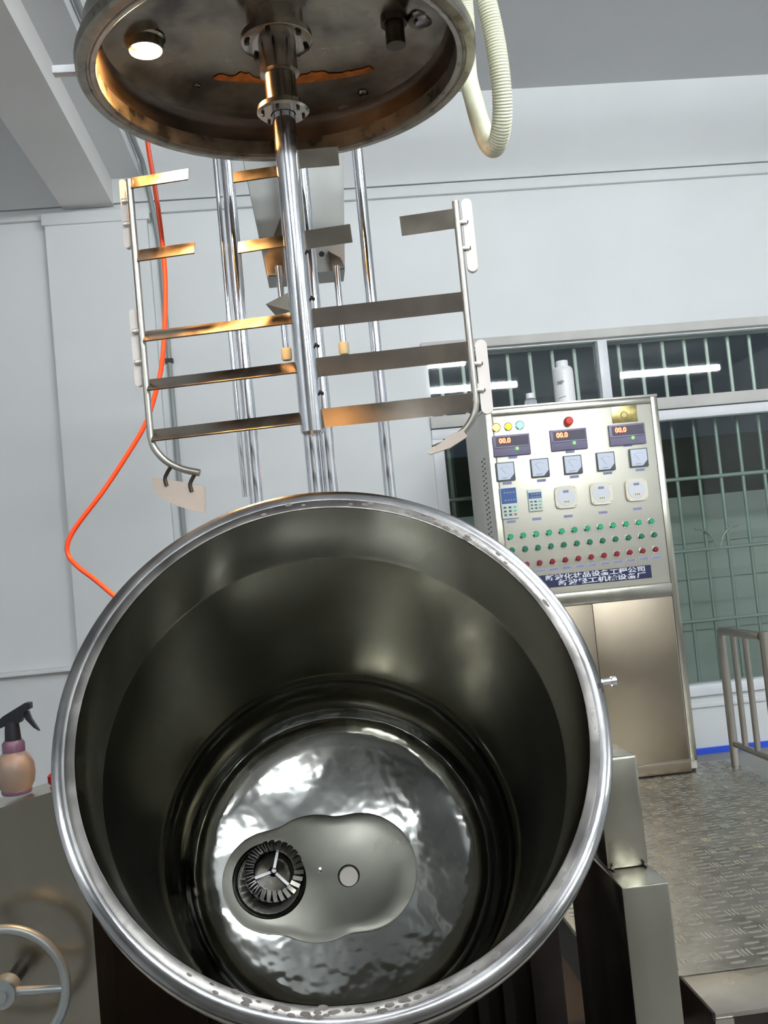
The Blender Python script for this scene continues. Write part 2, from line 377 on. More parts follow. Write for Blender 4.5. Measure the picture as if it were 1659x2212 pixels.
# ================================================================== control cabinet
CY = 4.09; CX0, CX1 = .80, 1.56
cb = empty('control_cabinet', ((CX0+CX1)/2, CY+.27, -1.0), 'tall brushed stainless steel electrical control cabinet full of meters, knobs and buttons', 'cabinet')
sbox('body', 'cabinet_side', CX0, CX1, CY+.004, CY+.53, -.985, .625, parent=cb)
sbox('top_plate', 'steel', CX0-.004, CX1+.004, CY-.004, CY+.535, .618, .630, parent=cb, bevel=.002)
sbox('front_stile', 'brushed', CX0, CX0+.028, CY-.006, CY+.01, -.95, .618, parent=cb, bevel=.001)
sbox('front_stile', 'brushed', CX1-.028, CX1, CY-.006, CY+.01, -.95, .618, parent=cb, bevel=.001)
sbox('top_rail', 'brushed', CX0+.028, CX1-.028, CY-.005, CY+.01, .592, .618, parent=cb, bevel=.001)
sbox('middle_rail', 'brushed', CX0+.028, CX1-.028, CY-.010, CY+.01, -.243, -.192, parent=cb, bevel=.001)
sbox('bottom_rail', 'door_steel', CX0+.028, CX1-.028, CY-.005, CY+.01, -.995, -.946, parent=cb, bevel=.003)
sbox('plinth', 'dark_steel', CX0+.005, CX1-.005, CY+.012, CY+.52, -1.0, -.98, parent=cb)
PFY = CY-.004   # instrument panel face
sbox('instrument_panel', 'panel_steel', CX0+.032, CX1-.032, PFY, CY+.01, -.188, .588, parent=cb, bevel=.002)
xs_ = P(1278, 1300, CY).x
sbox('door', 'door_steel', CX0+.032, xs_-.001, CY-.003, CY+.01, -.942, -.248, parent=cb, bevel=.002)
sbox('door', 'door_steel', xs_+.001, CX1-.032, CY-.003, CY+.01, -.942, -.248, parent=cb, bevel=.002)
bm = B()
for c in (0, 1):
    for k in range(30):
        z = .42-k*.0215 - c*.006; y = CY+.10+c*.055
        box(bm, CX0-.0015, CX0+.002, y, y+.030, z, z+.006)
finish('vent_slots', bm, 'dark_steel', cb, smooth=0, kind='stuff')
def pb(name, m, cx, cy, wpx, hpx, depth=.006, y=None, parent=cb, bevel=.0, **k):   # box on the panel face from photo pixels
    p = P(cx, cy, CY); s = CY*1.0/FPX
    y = PFY if y is None else y
    return sbox(name, m, p.x-wpx*s/2, p.x+wpx*s/2, y-depth, y+.001, p.z-hpx*s/2, p.z+hpx*s/2, parent=parent, bevel=bevel, **k)
SC = CY/FPX
def caption(cx, cy, wpx=21, blue=True):
    c = pb('caption_plate', 'label_pale', cx, cy, wpx, 6.5, .0008)
    p = P(cx, cy, CY); bm = B(); n = 5
    for k in range(n):
        x = p.x+(k-(n-1)/2)*wpx*.175*SC
        for dx, dz, ww, hh in ((0, .0022, .0052, .0012), (0, -.0006, .0046, .0011), (0, -.0034, .0052, .0011), (0, -.0005, .0012, .0075)):
            box(bm, x+dx-ww/2, x+dx+ww/2, PFY-.0013, PFY-.0005, p.z+dz-hh/2, p.z+dz+hh/2)
    finish('caption_marks', bm, 'label_blue', c, smooth=0)
def knobdisc(name, m, cx, cy, rpx, depth, ring=True, parent=cb, label=None):
    p = P(cx, cy, CY)
    bm = B()
    r = rpx*SC
    lathe(bm, [(0, depth), (r*.75, depth*.98), (r*.95, depth*.8), (r, depth*.55), (r, 0)], Matrix.Translation((p.x, PFY, p.z)) @ Matrix.Rotation(math.pi/2, 4, 'X'), 20)
    o = finish(name, bm, m, parent, label=label)
    if ring:
        bm = B(); lathe(bm, [(r*1.02, 0), (r*1.02, depth*.45), (r*1.22, depth*.35), (r*1.25, 0)], Matrix.Translation((p.x, PFY, p.z)) @ Matrix.Rotation(math.pi/2, 4, 'X'), 20)
        finish('bezel_ring', bm, 'chrome', o)
    return o
knobdisc('indicator_lamp', 'lamp_orange', 1071, 924, 8.2, .014, label='lit orange indicator lamp')
knobdisc('indicator_lamp', 'lamp_yellow', 1097, 922, 7.6, .014, label='lit yellow indicator lamp')
knobdisc('indicator_lamp', 'lamp_green', 1122, 919, 8.2, .014, label='lit pale green indicator lamp')
es = knobdisc('emergency_stop', 'stop_red', 1226, 911, 10, .03, ring=False, label='red mushroom stop button')
gp = pb('maker_plate', 'gold', 1348, 895, 58, 37, .002, bevel=.001, label='gold coloured maker plate')
p = P(1348, 895, CY); bm = B(); lathe(bm, [(.012, 0), (.014, .001), (.016, 0)], Matrix.Translation((p.x-.002, PFY-.002, p.z-.004)) @ Matrix.Rotation(math.pi/2, 4, 'X'), 20)
for k in range(3): box(bm, p.x-.006+k*.005, p.x-.004+k*.005, PFY-.003, PFY-.0015, p.z-.012, p.z+.006)
finish('engraved_mark', bm, 'gold', gp)
for cx, cy in ((1104, 962), (1227, 950), (1353, 939)):
    dsp = pb('digital_display', 'display_bezel', cx, cy, 82, 46, .012, bevel=.002, label='dark digital display with red figures')
    q = P(cx, cy, CY); W_, H_ = 82*SC, 46*SC; yf = PFY-.012
    sbox('screen', 'display_dark', q.x-W_*.42, q.x+W_*.46, yf-.001, yf+.001, q.z-H_*.03, q.z+H_*.42, parent=dsp)
    sbox('cover_strip', 'display_bezel', q.x-W_*.46, q.x+W_*.46, yf-.003, yf+.001, q.z-H_*.12, q.z-H_*.04, parent=dsp, bevel=.001)
    text('red_digits', '00.0', .030, 'red_led', dsp, face_front(q.x-W_*.18, yf-.0015, q.z+H_*.22), width=.050, extrude=.0006)
    text('green_digit', '0', .018, 'green_led', dsp, face_front(q.x+W_*.13, yf-.0040, q.z-H_*.20), width=.012, extrude=.0006)
for cx, cy in ((1107, 988), (1231, 976), (1355, 962)): caption(cx, cy)
for cx, cy in ((1091, 1019), (1165, 1011), (1236, 1004), (1307, 997), (1378, 989)):
    q = P(cx, cy, CY); h = 20.5*SC; mt = pb('panel_meter', 'meter_frame', cx, cy, 41, 41, .012, bevel=.002)
    yf = PFY-.0122; f = .88*h
    bm = B(); prism(bm, [(q.x-f, yf, q.z+f), (q.x+f, yf, q.z+f), (q.x+f, yf, q.z-.30*h), (q.x+.35*h, yf, q.z-f), (q.x-f, yf, q.z-f)], (0, .002, 0)); fc = finish('dial_face', bm, 'meter_face', mt, smooth=0)
    bm = B(); sweep(bm, [(q.x+.0*h, yf-.001, q.z-.3*h), (q.x-.55*h, yf-.001, q.z+.45*h)], .0005, 6); finish('needle', bm, 'grey_ink', mt)
    bm = B(); sweep(bm, [(q.x+h*.75*math.cos(t), yf-.0008, q.z-.3*h+h*.85*math.sin(t)) for t in [.9+k*.1 for k in range(14)]], .0004, 5); box(bm, q.x-.5*h, q.x+.15*h, yf-.001, yf, q.z-.72*h, q.z-.66*h); finish('scale_marks', bm, 'grey_ink', mt)
for cx, cy in ((1095, 1044), (1169, 1038), (1240, 1030), (1312, 1022), (1382, 1015)): caption(cx, cy)
def keypad(cx, cy, wpx, hpx, rows, cols, top):
    q = P(cx, cy, CY); W_, H_ = wpx*SC, hpx*SC; k = pb('keypad', 'keypad_body', cx, cy, wpx, hpx, .010, bevel=.002, label='small operator keypad with blue screen')
    yf = PFY-.010; zt = q.z+H_/2
    sbox('screen', 'keypad_blue', q.x-W_*.46, q.x+W_*.46, yf-.001, yf+.001, zt-H_*top[1], zt-H_*top[0], parent=k)
    bm = B()
    for i in range(4):
        for j in (0, 1):
            x = q.x-W_*.28+i*W_*.18; z = zt-H_*(top[0]+(top[1]-top[0])*(.28+.5*j)); box(bm, x, x+W_*.11, yf-.0016, yf-.0005, z-.0035, z+.0035)
    finish('screen_digits', bm, 'grey_ink', k, smooth=0)
    zb = zt-H_*(top[1]+.06)
    for r in range(rows):
        for c in range(cols):
            x = q.x+W_*(-.3+.6*c/(cols-1)); z = zb-(zb-(q.z-H_*.44))*(r+.5)/rows
            m = 'key_green' if (c == cols-1 and r < rows-1) else ('key_red' if (c == cols-1) else 'key_dark')
            sbox('key', m, x-W_*.075, x+W_*.075, yf-.0025, yf+.0005, z-H_*.028, z+H_*.028, parent=k)
keypad(1099, 1087, 37, 68, 3, 3, (.02, .52)); keypad(1155, 1081, 31, 48, 3, 3, (.14, .42))
caption(1104, 1127); caption(1159, 1121)
for cx, cy in ((1221, 1074), (1297, 1066), (1373, 1058)):
    q = P(cx, cy, CY); h = 24.5*SC
    bm = B(); pts = []
    for k in range(48):
        t = 2*math.pi*k/48; c, s = math.cos(t), math.sin(t); e = .38
        pts.append((q.x+h*math.copysign(abs(c)**e, c), PFY-.012, q.z+h*math.copysign(abs(s)**e, s)))
    prism(bm, pts, (0, .013, 0)); sc = finish('speed_controller', bm, 'cream_plastic', cb, bevel=.002, label='cream square speed controller with round face')
    Rm = Matrix.Translation((q.x, PFY-.012, q.z)) @ Matrix.Rotation(math.pi/2, 4, 'X')
    bm = B(); lathe(bm, [(0, .0012), (h*.80, .0012), (h*.82, 0)], Rm, 32); finish('face_disc', bm, 'pale_grey', sc)
    sbox('readout', 'grey_ink', q.x-h*.26, q.x+h*.26, PFY-.0142, PFY-.012, q.z+h*.38, q.z+h*.60, parent=sc)
    sbox('switch_plate', 'cream_plastic', q.x-h*.3, q.x+h*.3, PFY-.0145, PFY-.012, q.z-h*.58, q.z-h*.26, parent=sc)
    for k in (-1, 0, 1): sbox('switch', 'key_dark', q.x+k*h*.17-.0015, q.x+k*h*.17+.0015, PFY-.0155, PFY-.014, q.z-h*.50, q.z-h*.36, parent=sc)
    for a in (-1, 1):
        for b in (-1, 1):
            bm = B(); lathe(bm, [(0, .0008), (.0022, .0006), (.0026, 0)], Matrix.Translation((q.x+a*h*.80, PFY-.012, q.z+b*h*.80)) @ Matrix.Rotation(math.pi/2, 4, 'X'), 10); finish('screw', bm, 'chrome', sc)
for cx, cy in ((1227, 1115), (1302, 1107), (1376, 1099)): caption(cx, cy)
for k in range(12):
    t = k/11
    knobdisc('push_button', 'button_green', 1102+t*(1406-1102), 1160-t*33.5, 6.2, .012)
    knobdisc('push_button', 'button_dark_green', 1105.5+t*(1412-1105.5), 1189-t*33, 6.0, .014)
    knobdisc('push_button', 'button_red', 1109+t*(1414.5-1109), 1222.5-t*35.5, 6.0, .014)
    caption(1112+t*(1418-1112), 1239-t*35.5, 22)
# blue name board with white lettering
q = P(1406, 1234, CY); zb = q.z
bn = sbox('name_board', 'banner_blue', CX0+.06, q.x, PFY-.002, PFY+.001, zb-.0275, zb+.0275, parent=cb, label='dark blue board with white Chinese lettering')
l1a, l1b = P(1192, 1248, CY).x, P(1393, 1232, CY).x
text('lettering', '新波化妆品设备工程公司', .0245, 'banner_white', bn, face_front((l1a-.028+l1b)/2, PFY-.0024, zb+.0125), width=(l1b-l1a)+.028, extrude=.0003)
l2a, l2b = P(1206, 1262, CY).x, P(1395, 1245, CY).x
text('lettering', '新波轻工机械设备厂', .0245, 'banner_white', bn, face_front((l2a+l2b)/2, PFY-.0024, zb-.0135), width=(l2b-l2a), extrude=.0003)
# bottles on the cabinet
def lathe_obj(name, m, prof, x, y, z, parent=None, seg=32, **k):
    bm = B(); lathe(bm, prof, Matrix.Translation((x, y, z)), seg); return finish(name, bm, m, parent, **k)
ZT = .630
qx = P(1222, 865, 4.3).x
wb = empty('white_bottle', (qx, 4.3, ZT), 'tall white plastic bottle with printed letters on top of the control cabinet', 'bottle')
lathe_obj('bottle_body', 'white_plastic', [(0, 0), (.042, 0), (.046, .004), (.046, .165), (.044, .178), (.036, .188), (.027, .190)], qx, 4.3, ZT, wb)
lathe_obj('cap', 'white_plastic', [(.0275, .186), (.0275, .214), (.026, .217), (0, .217)], qx, 4.3, ZT, wb)
text('print', 'MP', .024, 'grey_ink', wb, face_front(qx-.026, 4.3-.0405, ZT+.112) @ Matrix.Rotation(D2R(-30), 4, 'Y'), extrude=.0006)
bm = B()
for k in range(6):
    a = -math.pi/2-.9+k*.13; c, s = math.cos(a), math.sin(a)
    box(bm, -.003, .0032, -.0006, .0006, ZT+.042+k*.001, ZT+.045+k*.001, Matrix.Translation((qx+.0465*c, 4.3+.0465*s, 0)) @ Matrix.Rotation(a+math.pi/2, 4, 'Z'))
finish('label_line', bm, 'grey_ink', wb, smooth=0)
qx = P(1147, 875, 4.25).x
sb = empty('small_clear_bottle', (qx, 4.25, ZT), 'small clear bottle with a white cap beside the tall white bottle', 'bottle')
lathe_obj('bottle_body', 'clear_plastic', [(0, 0), (.026, 0), (.028, .003), (.028, .038), (.022, .048), (.016, .051), (0, .051)], qx, 4.25, ZT, sb)
lathe_obj('cap', 'white_plastic', [(0, .050), (.0185, .050), (.0185, .070), (.017, .073), (0, .073)], qx, 4.25, ZT, sb)

# ================================================================== tilting kettle
NX = Vector((.004, -.8748, .4848)).normalized()           # axis, pointing out of the mouth
MC = Vector((.013, 1.327, -.203))
ux = Vector((1, 0, 0)); ux = (ux-NX*ux.dot(NX)).normalized(); uy = NX.cross(ux)
KM = Matrix(((ux.x, uy.x, NX.x, MC.x), (ux.y, uy.y, NX.y, MC.y), (ux.z, uy.z, NX.z, MC.z), (0, 0, 0, 1)))
kt = empty('tilting_kettle', (.018, 1.75, -.95), 'large round stainless steel mixing kettle tipped forward with its open mouth facing the viewer', 'kettle')
def kl(name, m, prof, seg=128, closed=False, parent=kt, **k):
    bm = B(); lathe(bm, prof, KM, seg, closed); return finish(name, bm, m, parent, **k)
kl('inner_wall', 'kettle_in', [(.3425, .0), (.3422, -.010), (.3405, -.14), (.3392, -.145), (.3392, -.15), (.3405, -.155), (.338, -.636), (.3325, -.642), (.3315, -.652), (.335, -.660), (.332, -.700), (.322, -.755), (.3165, -.765), (.3165, -.772)], recalc=False)
kl('bottom_dish', 'kettle_bottom', [(.3165, -.772), (.3135, -.777), (.308, -.793), (.298, -.805), (.285, -.8155)] + [(r*.01, -.864+(r*.01)**2/1.8) for r in (27, 25, 23, 21, 19, 17, 15, 13, 11, 9, 7, 5, 3)] + [(0, -.864)], seg=128, recalc=False)
kl('jacket', 'kettle_out', [(.364, -.034), (.364, -.66), (.355, -.76), (.30, -.86), (.2, -.905), (.1, -.92), (0, -.925)])
kl('flange', 'flange', [(.3425, -.030), (.3425, -.0015), (.3435, .0006), (.3455, .0012), (.3565, .0012), (.3565, -.030)], closed=True)
kl('flange_lip', 'flange_outer', [(.3567, -.030), (.3567, .0012), (.3600, .0020), (.3700, .0006), (.3738, -.0015), (.3756, -.007), (.3756, -.024), (.3725, -.031), (.3645, -.032)], closed=True, label='polished outer lip of the rim')
kl('flange_band', 'steel', [(.3640, -.032), (.3775, -.038), (.3785, -.044), (.3780, -.066), (.371, -.074), (.3642, -.076)], seg=96)
# crusted residue along the lower and upper inner edge
bm = B(); rnd = random.Random(3)
for k in range(60):
    a = rnd.choice([rnd.gauss(-1.62, .25), rnd.gauss(-1.62, .25), rnd.gauss(1.15, .3)]); r = .350+rnd.uniform(-.005, .006)
    c = KM @ Vector((r*math.cos(a), r*math.sin(a), .0012)); s = rnd.uniform(.002, .0052)
    bmesh.ops.create_icosphere(bm, subdivisions=1, radius=1, matrix=Matrix.Translation(c) @ KM.to_3x3().to_4x4() @ Matrix.Rotation(a, 4, 'Z') @ Matrix.Diagonal((s*.7, s*1.5, .0007, 1)))
finish('dried_residue', bm, 'residue', kt, kind='stuff')
# flat milled plate at the bottom, homogeniser head and drain
def KP(x, y, z): return KM @ Vector((x, y, z))
bm = B(); pts = []
def bean(t):                            # union of a disc round the head and a larger disc round the drain
    best = 0
    for cx, cy, r in ((-.145, -.014, .103), (.035, -.012, .120), (-.055, -.014, .128)):
        ox, oy = -.05, -.02; dx, dy = math.cos(t), math.sin(t); fx, fy = ox-cx, oy-cy
        b_ = fx*dx+fy*dy; c_ = fx*fx+fy*fy-r*r; d_ = b_*b_-c_
        if d_ > 0: best = max(best, -b_+math.sqrt(d_))
    return best
def dish(x, y): return -.864+(x*x+y*y)/1.8
rows = []
for k in range(90):
    t = 2*math.pi*k/90; r = sum(bean(t+q*.06) for q in (-2, -1, 0, 1, 2))/5
    rows.append([bm.verts.new(KP(-.05+r*f*math.cos(t), -.02+r*f*math.sin(t), dish(-.05+r*f*math.cos(t), -.02+r*f*math.sin(t))+h)) for f, h in ((1.0, -.001), (1.0, .0016), (.98, .0024), (.8, .0024), (.6, .0024), (.4, .0024), (.2, .0024))])
cv = bm.verts.new(KP(-.05, -.02, dish(-.05, -.02)+.0024))
for k in range(90):
    A_, B_ = rows[k], rows[(k+1) % 90]
    for q in range(6): bm.faces.new((A_[q], B_[q], B_[q+1], A_[q+1]))
    bm.faces.new((A_[6], B_[6], cv))
finish('milled_plate', bm, 'kettle_plate', kt)
HX, HY = -.153, -.012
TILT = Matrix.Rotation(D2R(9.5), 4, 'Y')
HM = KM @ Matrix.Translation((HX, HY, -.8485)) @ TILT
bm = B(); lathe(bm, [(.0, .0008), (.064, .001), (.067, .006), (.0715, .0075), (.076, .004), (.078, .0)], HM, 48); finish('well_ring', bm, 'kettle_plate', kt)
bm = B(); lathe(bm, [(0, .0015), (.062, .0015), (.0635, .0035)], HM, 48); finish('well_floor', bm, 'dark_steel', kt)
hh = KM @ Matrix.Translation((HX+.006, HY+.010, -.8485)) @ TILT
bm = B(); lathe(bm, [(.050, .0), (.050, .034), (.043, .036), (.043, .0)], hh, 48, closed=True); hm = finish('homogenizer_head', bm, 'kettle_plate', kt, label='toothed round homogenizer head')
for k in range(26):
    a = 2*math.pi*k/26; bm = B()
    box(bm, .0405, .0600, -.0042, .0042, .034, .046, Matrix.Rotation(a, 4, 'Z') @ Matrix.Translation((.05, 0, .03)) @ Matrix.Rotation(D2R(28), 4, 'X') @ Matrix.Translation((-.05, 0, -.03)))
    bmesh.ops.transform(bm, matrix=hh, verts=bm.verts); finish('tooth', bm, 'flange_outer', hm, smooth=0)
bm = B(); lathe(bm, [(0, .046), (.005, .045), (.0065, .036), (.010, .030), (.041, .022)], hh, 32); finish('rotor_cone', bm, 'flange', hm)
for k in range(3):
    a = D2R(75+k*120); bm = B(); box(bm, .004, .042, -.0028, .0028, .026, .036, Matrix.Rotation(a, 4, 'Z')); bmesh.ops.transform(bm, matrix=hh, verts=bm.verts); finish('rotor_arm', bm, 'flange_outer', hm, smooth=0)
DM = KM @ Matrix.Translation((.011, -.0185, -.8614))
bm = B(); lathe(bm, [(.0195, .0012), (.0215, .0016), (.0232, .0006)], DM, 32); finish('drain_rim', bm, 'black_gap', kt)
bm = B(); lathe(bm, [(0, .0016), (.019, .0016), (.0195, .0)], DM @ Matrix.Translation((0, -.002, 0)), 32); finish('drain_plug', bm, 'ptfe', kt, label='pale plastic drain plug')
bm = B(); cyl(bm, KP(-.047, .0, -.862), KP(-.047, .0, -.848), .0045, .003, 12); finish('probe_tip', bm, 'chrome', kt)
# clamp stud on the right of the rim and the trunnion shafts
bm = B(); c = P(1319, 1472, 1.33); cyl(bm, c+Vector((-.012, 0, 0)), c+Vector((.006, 0, 0)), .0045, seg=12); cyl(bm, c+Vector((.001, 0, 0)), c+Vector((.007, 0, 0)), .007, seg=12); finish('clamp_stud', bm, 'chrome', kt)
PV = MC - NX*.563
for s in (-1, 1):
    bm = B(); cyl(bm, PV+Vector((s*.362, 0, 0)), PV+Vector((s*(.47 if s > 0 else .42), 0, 0)), .04, seg=24); finish('trunnion', bm, 'steel', kt)

# ================================================================== machine frame
mf = empty('machine_frame', (0, 1.9, ZF), 'stainless steel machine frame with square side pillars that carry the kettle', 'frame')
bm = B(); box(bm, .474, .557, 1.65, 2.02, ZF, -.582); finish('right_pillar', bm, 'brushed', mf, bevel=.003)
bm = B(); box(bm, .479, .556, 1.745, 1.865, -.582, -.384); finish('pillar_top', bm, 'brushed', mf, bevel=.006)
for x in (.487, .548):
    bm = B(); cyl(bm, (x, 1.746, -.5815), (x, 1.738, -.5765), .003, seg=8); finish('weld', bm, 'dark_steel', mf)
# left pillar with a sloping top
bm = B(); prism(bm, [(-.404, 1.65, -.306), (-.404, 1.65, ZF), (-1.0, 1.65, ZF), (-1.0, 1.65, -.425)], (0, .13, 0)); finish('left_pillar', bm, 'brushed', mf, bevel=.004)
sbox('back_panel', 'dark_steel', -.80, .50, 2.30, 2.33, ZF, -.53, parent=mf)
sbox('cross_beam', 'dark_steel', -.404, .474, 2.15, 2.25, -1.30, -1.18, parent=mf)
sbox('back_panel', 'dark_steel', -.28, .32, 2.30, 2.33, -.53, -.20, parent=mf)
sbox('cross_beam', 'dark_steel', -.28, .32, 2.335, 2.46, -.30, -.18, parent=mf)
for x in (-.33, -.25, .30, .36, .43):
    sbox('vertical_rail', 'dark_steel', x-.012, x+.012, 2.255, 2.285, ZF, -.53, parent=mf)
sbox('front_kick', 'dark_steel', -.404, .474, 1.70, 1.74, ZF, -1.15, parent=mf)
# handwheel
WC = P(8, 2143, 1.57); WR = .0935
hw = empty('tilt_handwheel', WC, 'grey spoked handwheel on the front of the left pillar', 'wheel')
bm = B(); sweep_pts = [WC+Vector((WR*math.cos(2*math.pi*k/64), 0, WR*math.sin(2*math.pi*k/64))) for k in range(65)]
ring = []
for k in range(64):
    t = 2*math.pi*k/64; c = Vector((math.cos(t), 0, math.sin(t)))
    ring.append([bm.verts.new(WC+c*(WR+.0078*math.cos(2*math.pi*j/12))+Vector((0, .0078*math.sin(2*math.pi*j/12), 0))) for j in range(12)])
for k in range(64):
    for j in range(12): bm.faces.new((ring[k][j], ring[k][(j+1) % 12], ring[(k+1) % 64][(j+1) % 12], ring[(k+1) % 64][j]))
finish('rim', bm, 'wheel_grey', hw)
bm = B(); cyl(bm, WC+Vector((0, -.014, 0)), WC+Vector((0, .02, 0)), .021, seg=24); cyl(bm, WC+Vector((0, -.02, 0)), WC+Vector((0, -.013, 0)), .010, seg=16); finish('hub', bm, 'wheel_grey', hw)
for k in range(3):
    a = D2R(-4+120*k); d = Vector((math.cos(a), 0, math.sin(a))); bm = B(); cyl(bm, WC+d*.018, WC+d*WR, .0075, .0055, seg=12); finish('spoke', bm, 'wheel_grey', hw)
bm = B(); cyl(bm, WC+Vector((0, .018, 0)), (WC.x, 1.652, WC.z), .012, seg=16); finish('spindle', bm, 'dark_steel', hw)
# spray bottle on the left pillar
SB = P(36, 1713, 1.71)
sy = 1.712; sz = -.306-(-.404-SB.x)*.2+.0075; sx = SB.x
sp = empty('spray_bottle', (sx, sy, sz), 'round peach coloured spray bottle with black trigger head on the left pillar', 'spray bottle')
lathe_obj('bottle_body', 'lotion', [(0, 0), (.021, 0), (.023, .002), (.024, .006), (.030, .018), (.0325, .034), (.031, .050), (.024, .064), (.017, .071)], sx, sy, sz, sp)
lathe_obj('collar', 'purple_plastic', [(.0185, .069), (.0185, .084), (.015, .089), (0, .089)], sx, sy, sz, sp)
lathe_obj('base_ring', 'purple_plastic', [(.0215, -.001), (.0235, 0), (.0250, .005), (.0238, .007), (.0225, .006)], sx, sy, sz, sp)
lathe_obj('neck', 'spray_black', [(.0135, .088), (.0125, .105), (.011, .120), (0, .121)], sx, sy, sz, sp)
bm = B()
prism(bm, [(sx-.036, sy-.009, sz+.106), (sx-.034, sy-.009, sz+.112), (sx-.012, sy-.009, sz+.131), (sx+.026, sy-.009, sz+.150), (sx+.034, sy-.009, sz+.149), (sx+.034, sy-.009, sz+.139), (sx+.026, sy-.009, sz+.136), (sx+.016, sy-.009, sz+.118), (sx-.010, sy-.009, sz+.114), (sx-.022, sy-.009, sz+.110)], (0, .018, 0))
finish('trigger_head', bm, 'spray_black', sp, bevel=.003)
bm = B(); prism(bm, [(sx+.020, sy-.005, sz+.134), (sx+.029, sy-.005, sz+.136), (sx+.033, sy-.005, sz+.122), (sx+.045, sy-.005, sz+.100), (sx+.036, sy-.005, sz+.107), (sx+.024, sy-.005, sz+.122)], (0, .010, 0)); finish('trigger', bm, 'spray_black', sp, bevel=.002)
# small knob behind the rim on the left pillar
kx = P(108, 1692, 1.72); kz = -.306-(-.404-kx.x)*.2
bm = B(); lathe(bm, [(0, 0), (.008, 0), (.010, .004), (.010, .014), (.006, .018), (0, .019)], Matrix.Translation((kx.x+.004, 1.73, kz+.002)), 20)
finish('small_black_knob', bm, 'button_red', label='small dark red knob on the left pillar next to the kettle rim', cat='knob')

# ================================================================== lid
LX, LY, LZ = .027, 1.818, .948
ld = empty('kettle_lid', (LX, LY, LZ), 'round domed kettle lid raised overhead, seen from below with a glowing lamp inside', 'lid')
LM = Matrix.Translation((LX, LY, LZ))
def ll(name, m, prof, M4=LM, seg=128, closed=False, parent=ld, **k):
    bm = B(); lathe(bm, prof, M4, seg, closed); return finish(name, bm, m, parent, **k)
ll('rim', 'lid_rim', [(.340, .001), (.344, -.002), (.350, -.003), (.352, .0), (.356, .0), (.358, -.003), (.372, -.002), (.376, .003), (.377, .020), (.373, .030), (.366, .032), (.340, .032)], closed=True)
ll('side_wall', 'lid_wall', [(.3405, .002), (.3395, .060), (.334, .072), (.3285, .077)], recalc=False)
ll('inner_dome', 'lid_dome', [(.3285, .077), (.315, .085), (.27, .099), (.20, .112), (.12, .119), (.0, .123)], recalc=False)
ll('outer_dome', 'kettle_out', [(.362, .030), (.360, .075), (.345, .10), (.28, .125), (.18, .145), (.06, .155), (0, .156)])
def lz(r): 
    pr_ = [(0, .123), (.12, .119), (.20, .112), (.27, .099), (.315, .085), (.3285, .077)]
    for (a, za), (b, zb_) in zip(pr_, pr_[1:]):
        if a <= r <= b: return za+(zb_-za)*(r-a)/(b-a)
    return .08
def on_lid(px, py):
    p = P(px, py, 1.8)
    for _ in range(8):
        z = LZ + lz(min(.32, math.hypot(p.x-LX, p.y-LY))); p = p*(z/p.z)
    return p
# lamp with glowing glass
lp = on_lid(313, 90)
bm = B(); lathe(bm, [(0, -.012), (.016, -.0115), (.026, -.008), (.031, 0)], Matrix.Translation((lp.x, lp.y, lp.z+.002)), 32); lb = finish('sight_lamp', bm, 'bulb_glow', ld, label='glowing orange-white lamp')
bm = B(); lathe(bm, [(.0315, .006), (.0315, -.019), (.034, -.019), (.036, .0), (.040, .004)], Matrix.Translation((lp.x, lp.y, lp.z)), 32); finish('lamp_hood', bm, 'lid_dome', ld)  # ring lowered into an added hood, cuts the lamp's sideways light
for px, py, r in ((425, 185, .0055), (785, 202, .0075)):
    q = on_lid(px, py); bm = B(); lathe(bm, [(0, -.002), (r*.8, -.002), (r, 0)], Matrix.Translation((q.x, q.y, q.z)), 16); finish('port_hole', bm, 'black_gap', ld)
    bm = B(); lathe(bm, [(r, -.001), (r*1.15, -.0035), (r*1.5, -.002), (r*1.7, .002)], Matrix.Translation((q.x, q.y, q.z)), 20); finish('port_rim', bm, 'lid_dome', ld)
q = on_lid(850, 40); bm = B(); cyl(bm, (q.x, q.y, q.z+.01), (q.x, q.y, q.z-.055), .019, seg=24); cyl(bm, (q.x, q.y, q.z+.01), (q.x, q.y, q.z-.012), .026, seg=24); finish('inlet_pipe', bm, 'lid_wall', ld)
q = on_lid(915, 45); bm = B(); lathe(bm, [(0, -.006), (.016, -.005), (.020, 0), (.030, -.001), (.032, .004)], Matrix.Translation(q), 28); finish('sight_glass', bm, 'flange_outer', ld, label='round sight glass')
# central bearing housing, stepped
ll('bearing_housing', 'plate', [(.054, .125), (.054, .085), (.068, .083), (.069, .070), (.066, .068), (.036, .068), (.036, .010), (.038, .007), (.030, .004), (.030, -.055), (.048, -.058), (.050, -.068), (.046, -.072), (.024, -.073)], seg=64)
for k in range(6):
    a = D2R(15+60*k); bm = B(); cyl(bm, (LX+.059*math.cos(a), LY+.059*math.sin(a), LZ+.073), (LX+.059*math.cos(a), LY+.059*math.sin(a), LZ+.061), .0055, seg=6); finish('bolt', bm, 'dark_steel', ld)
    bm = B(); cyl(bm, (LX+.040*math.cos(a), LY+.040*math.sin(a), LZ-.070), (LX+.040*math.cos(a), LY+.040*math.sin(a), LZ-.078), .0035, seg=6); finish('bolt', bm, 'dark_steel', ld)
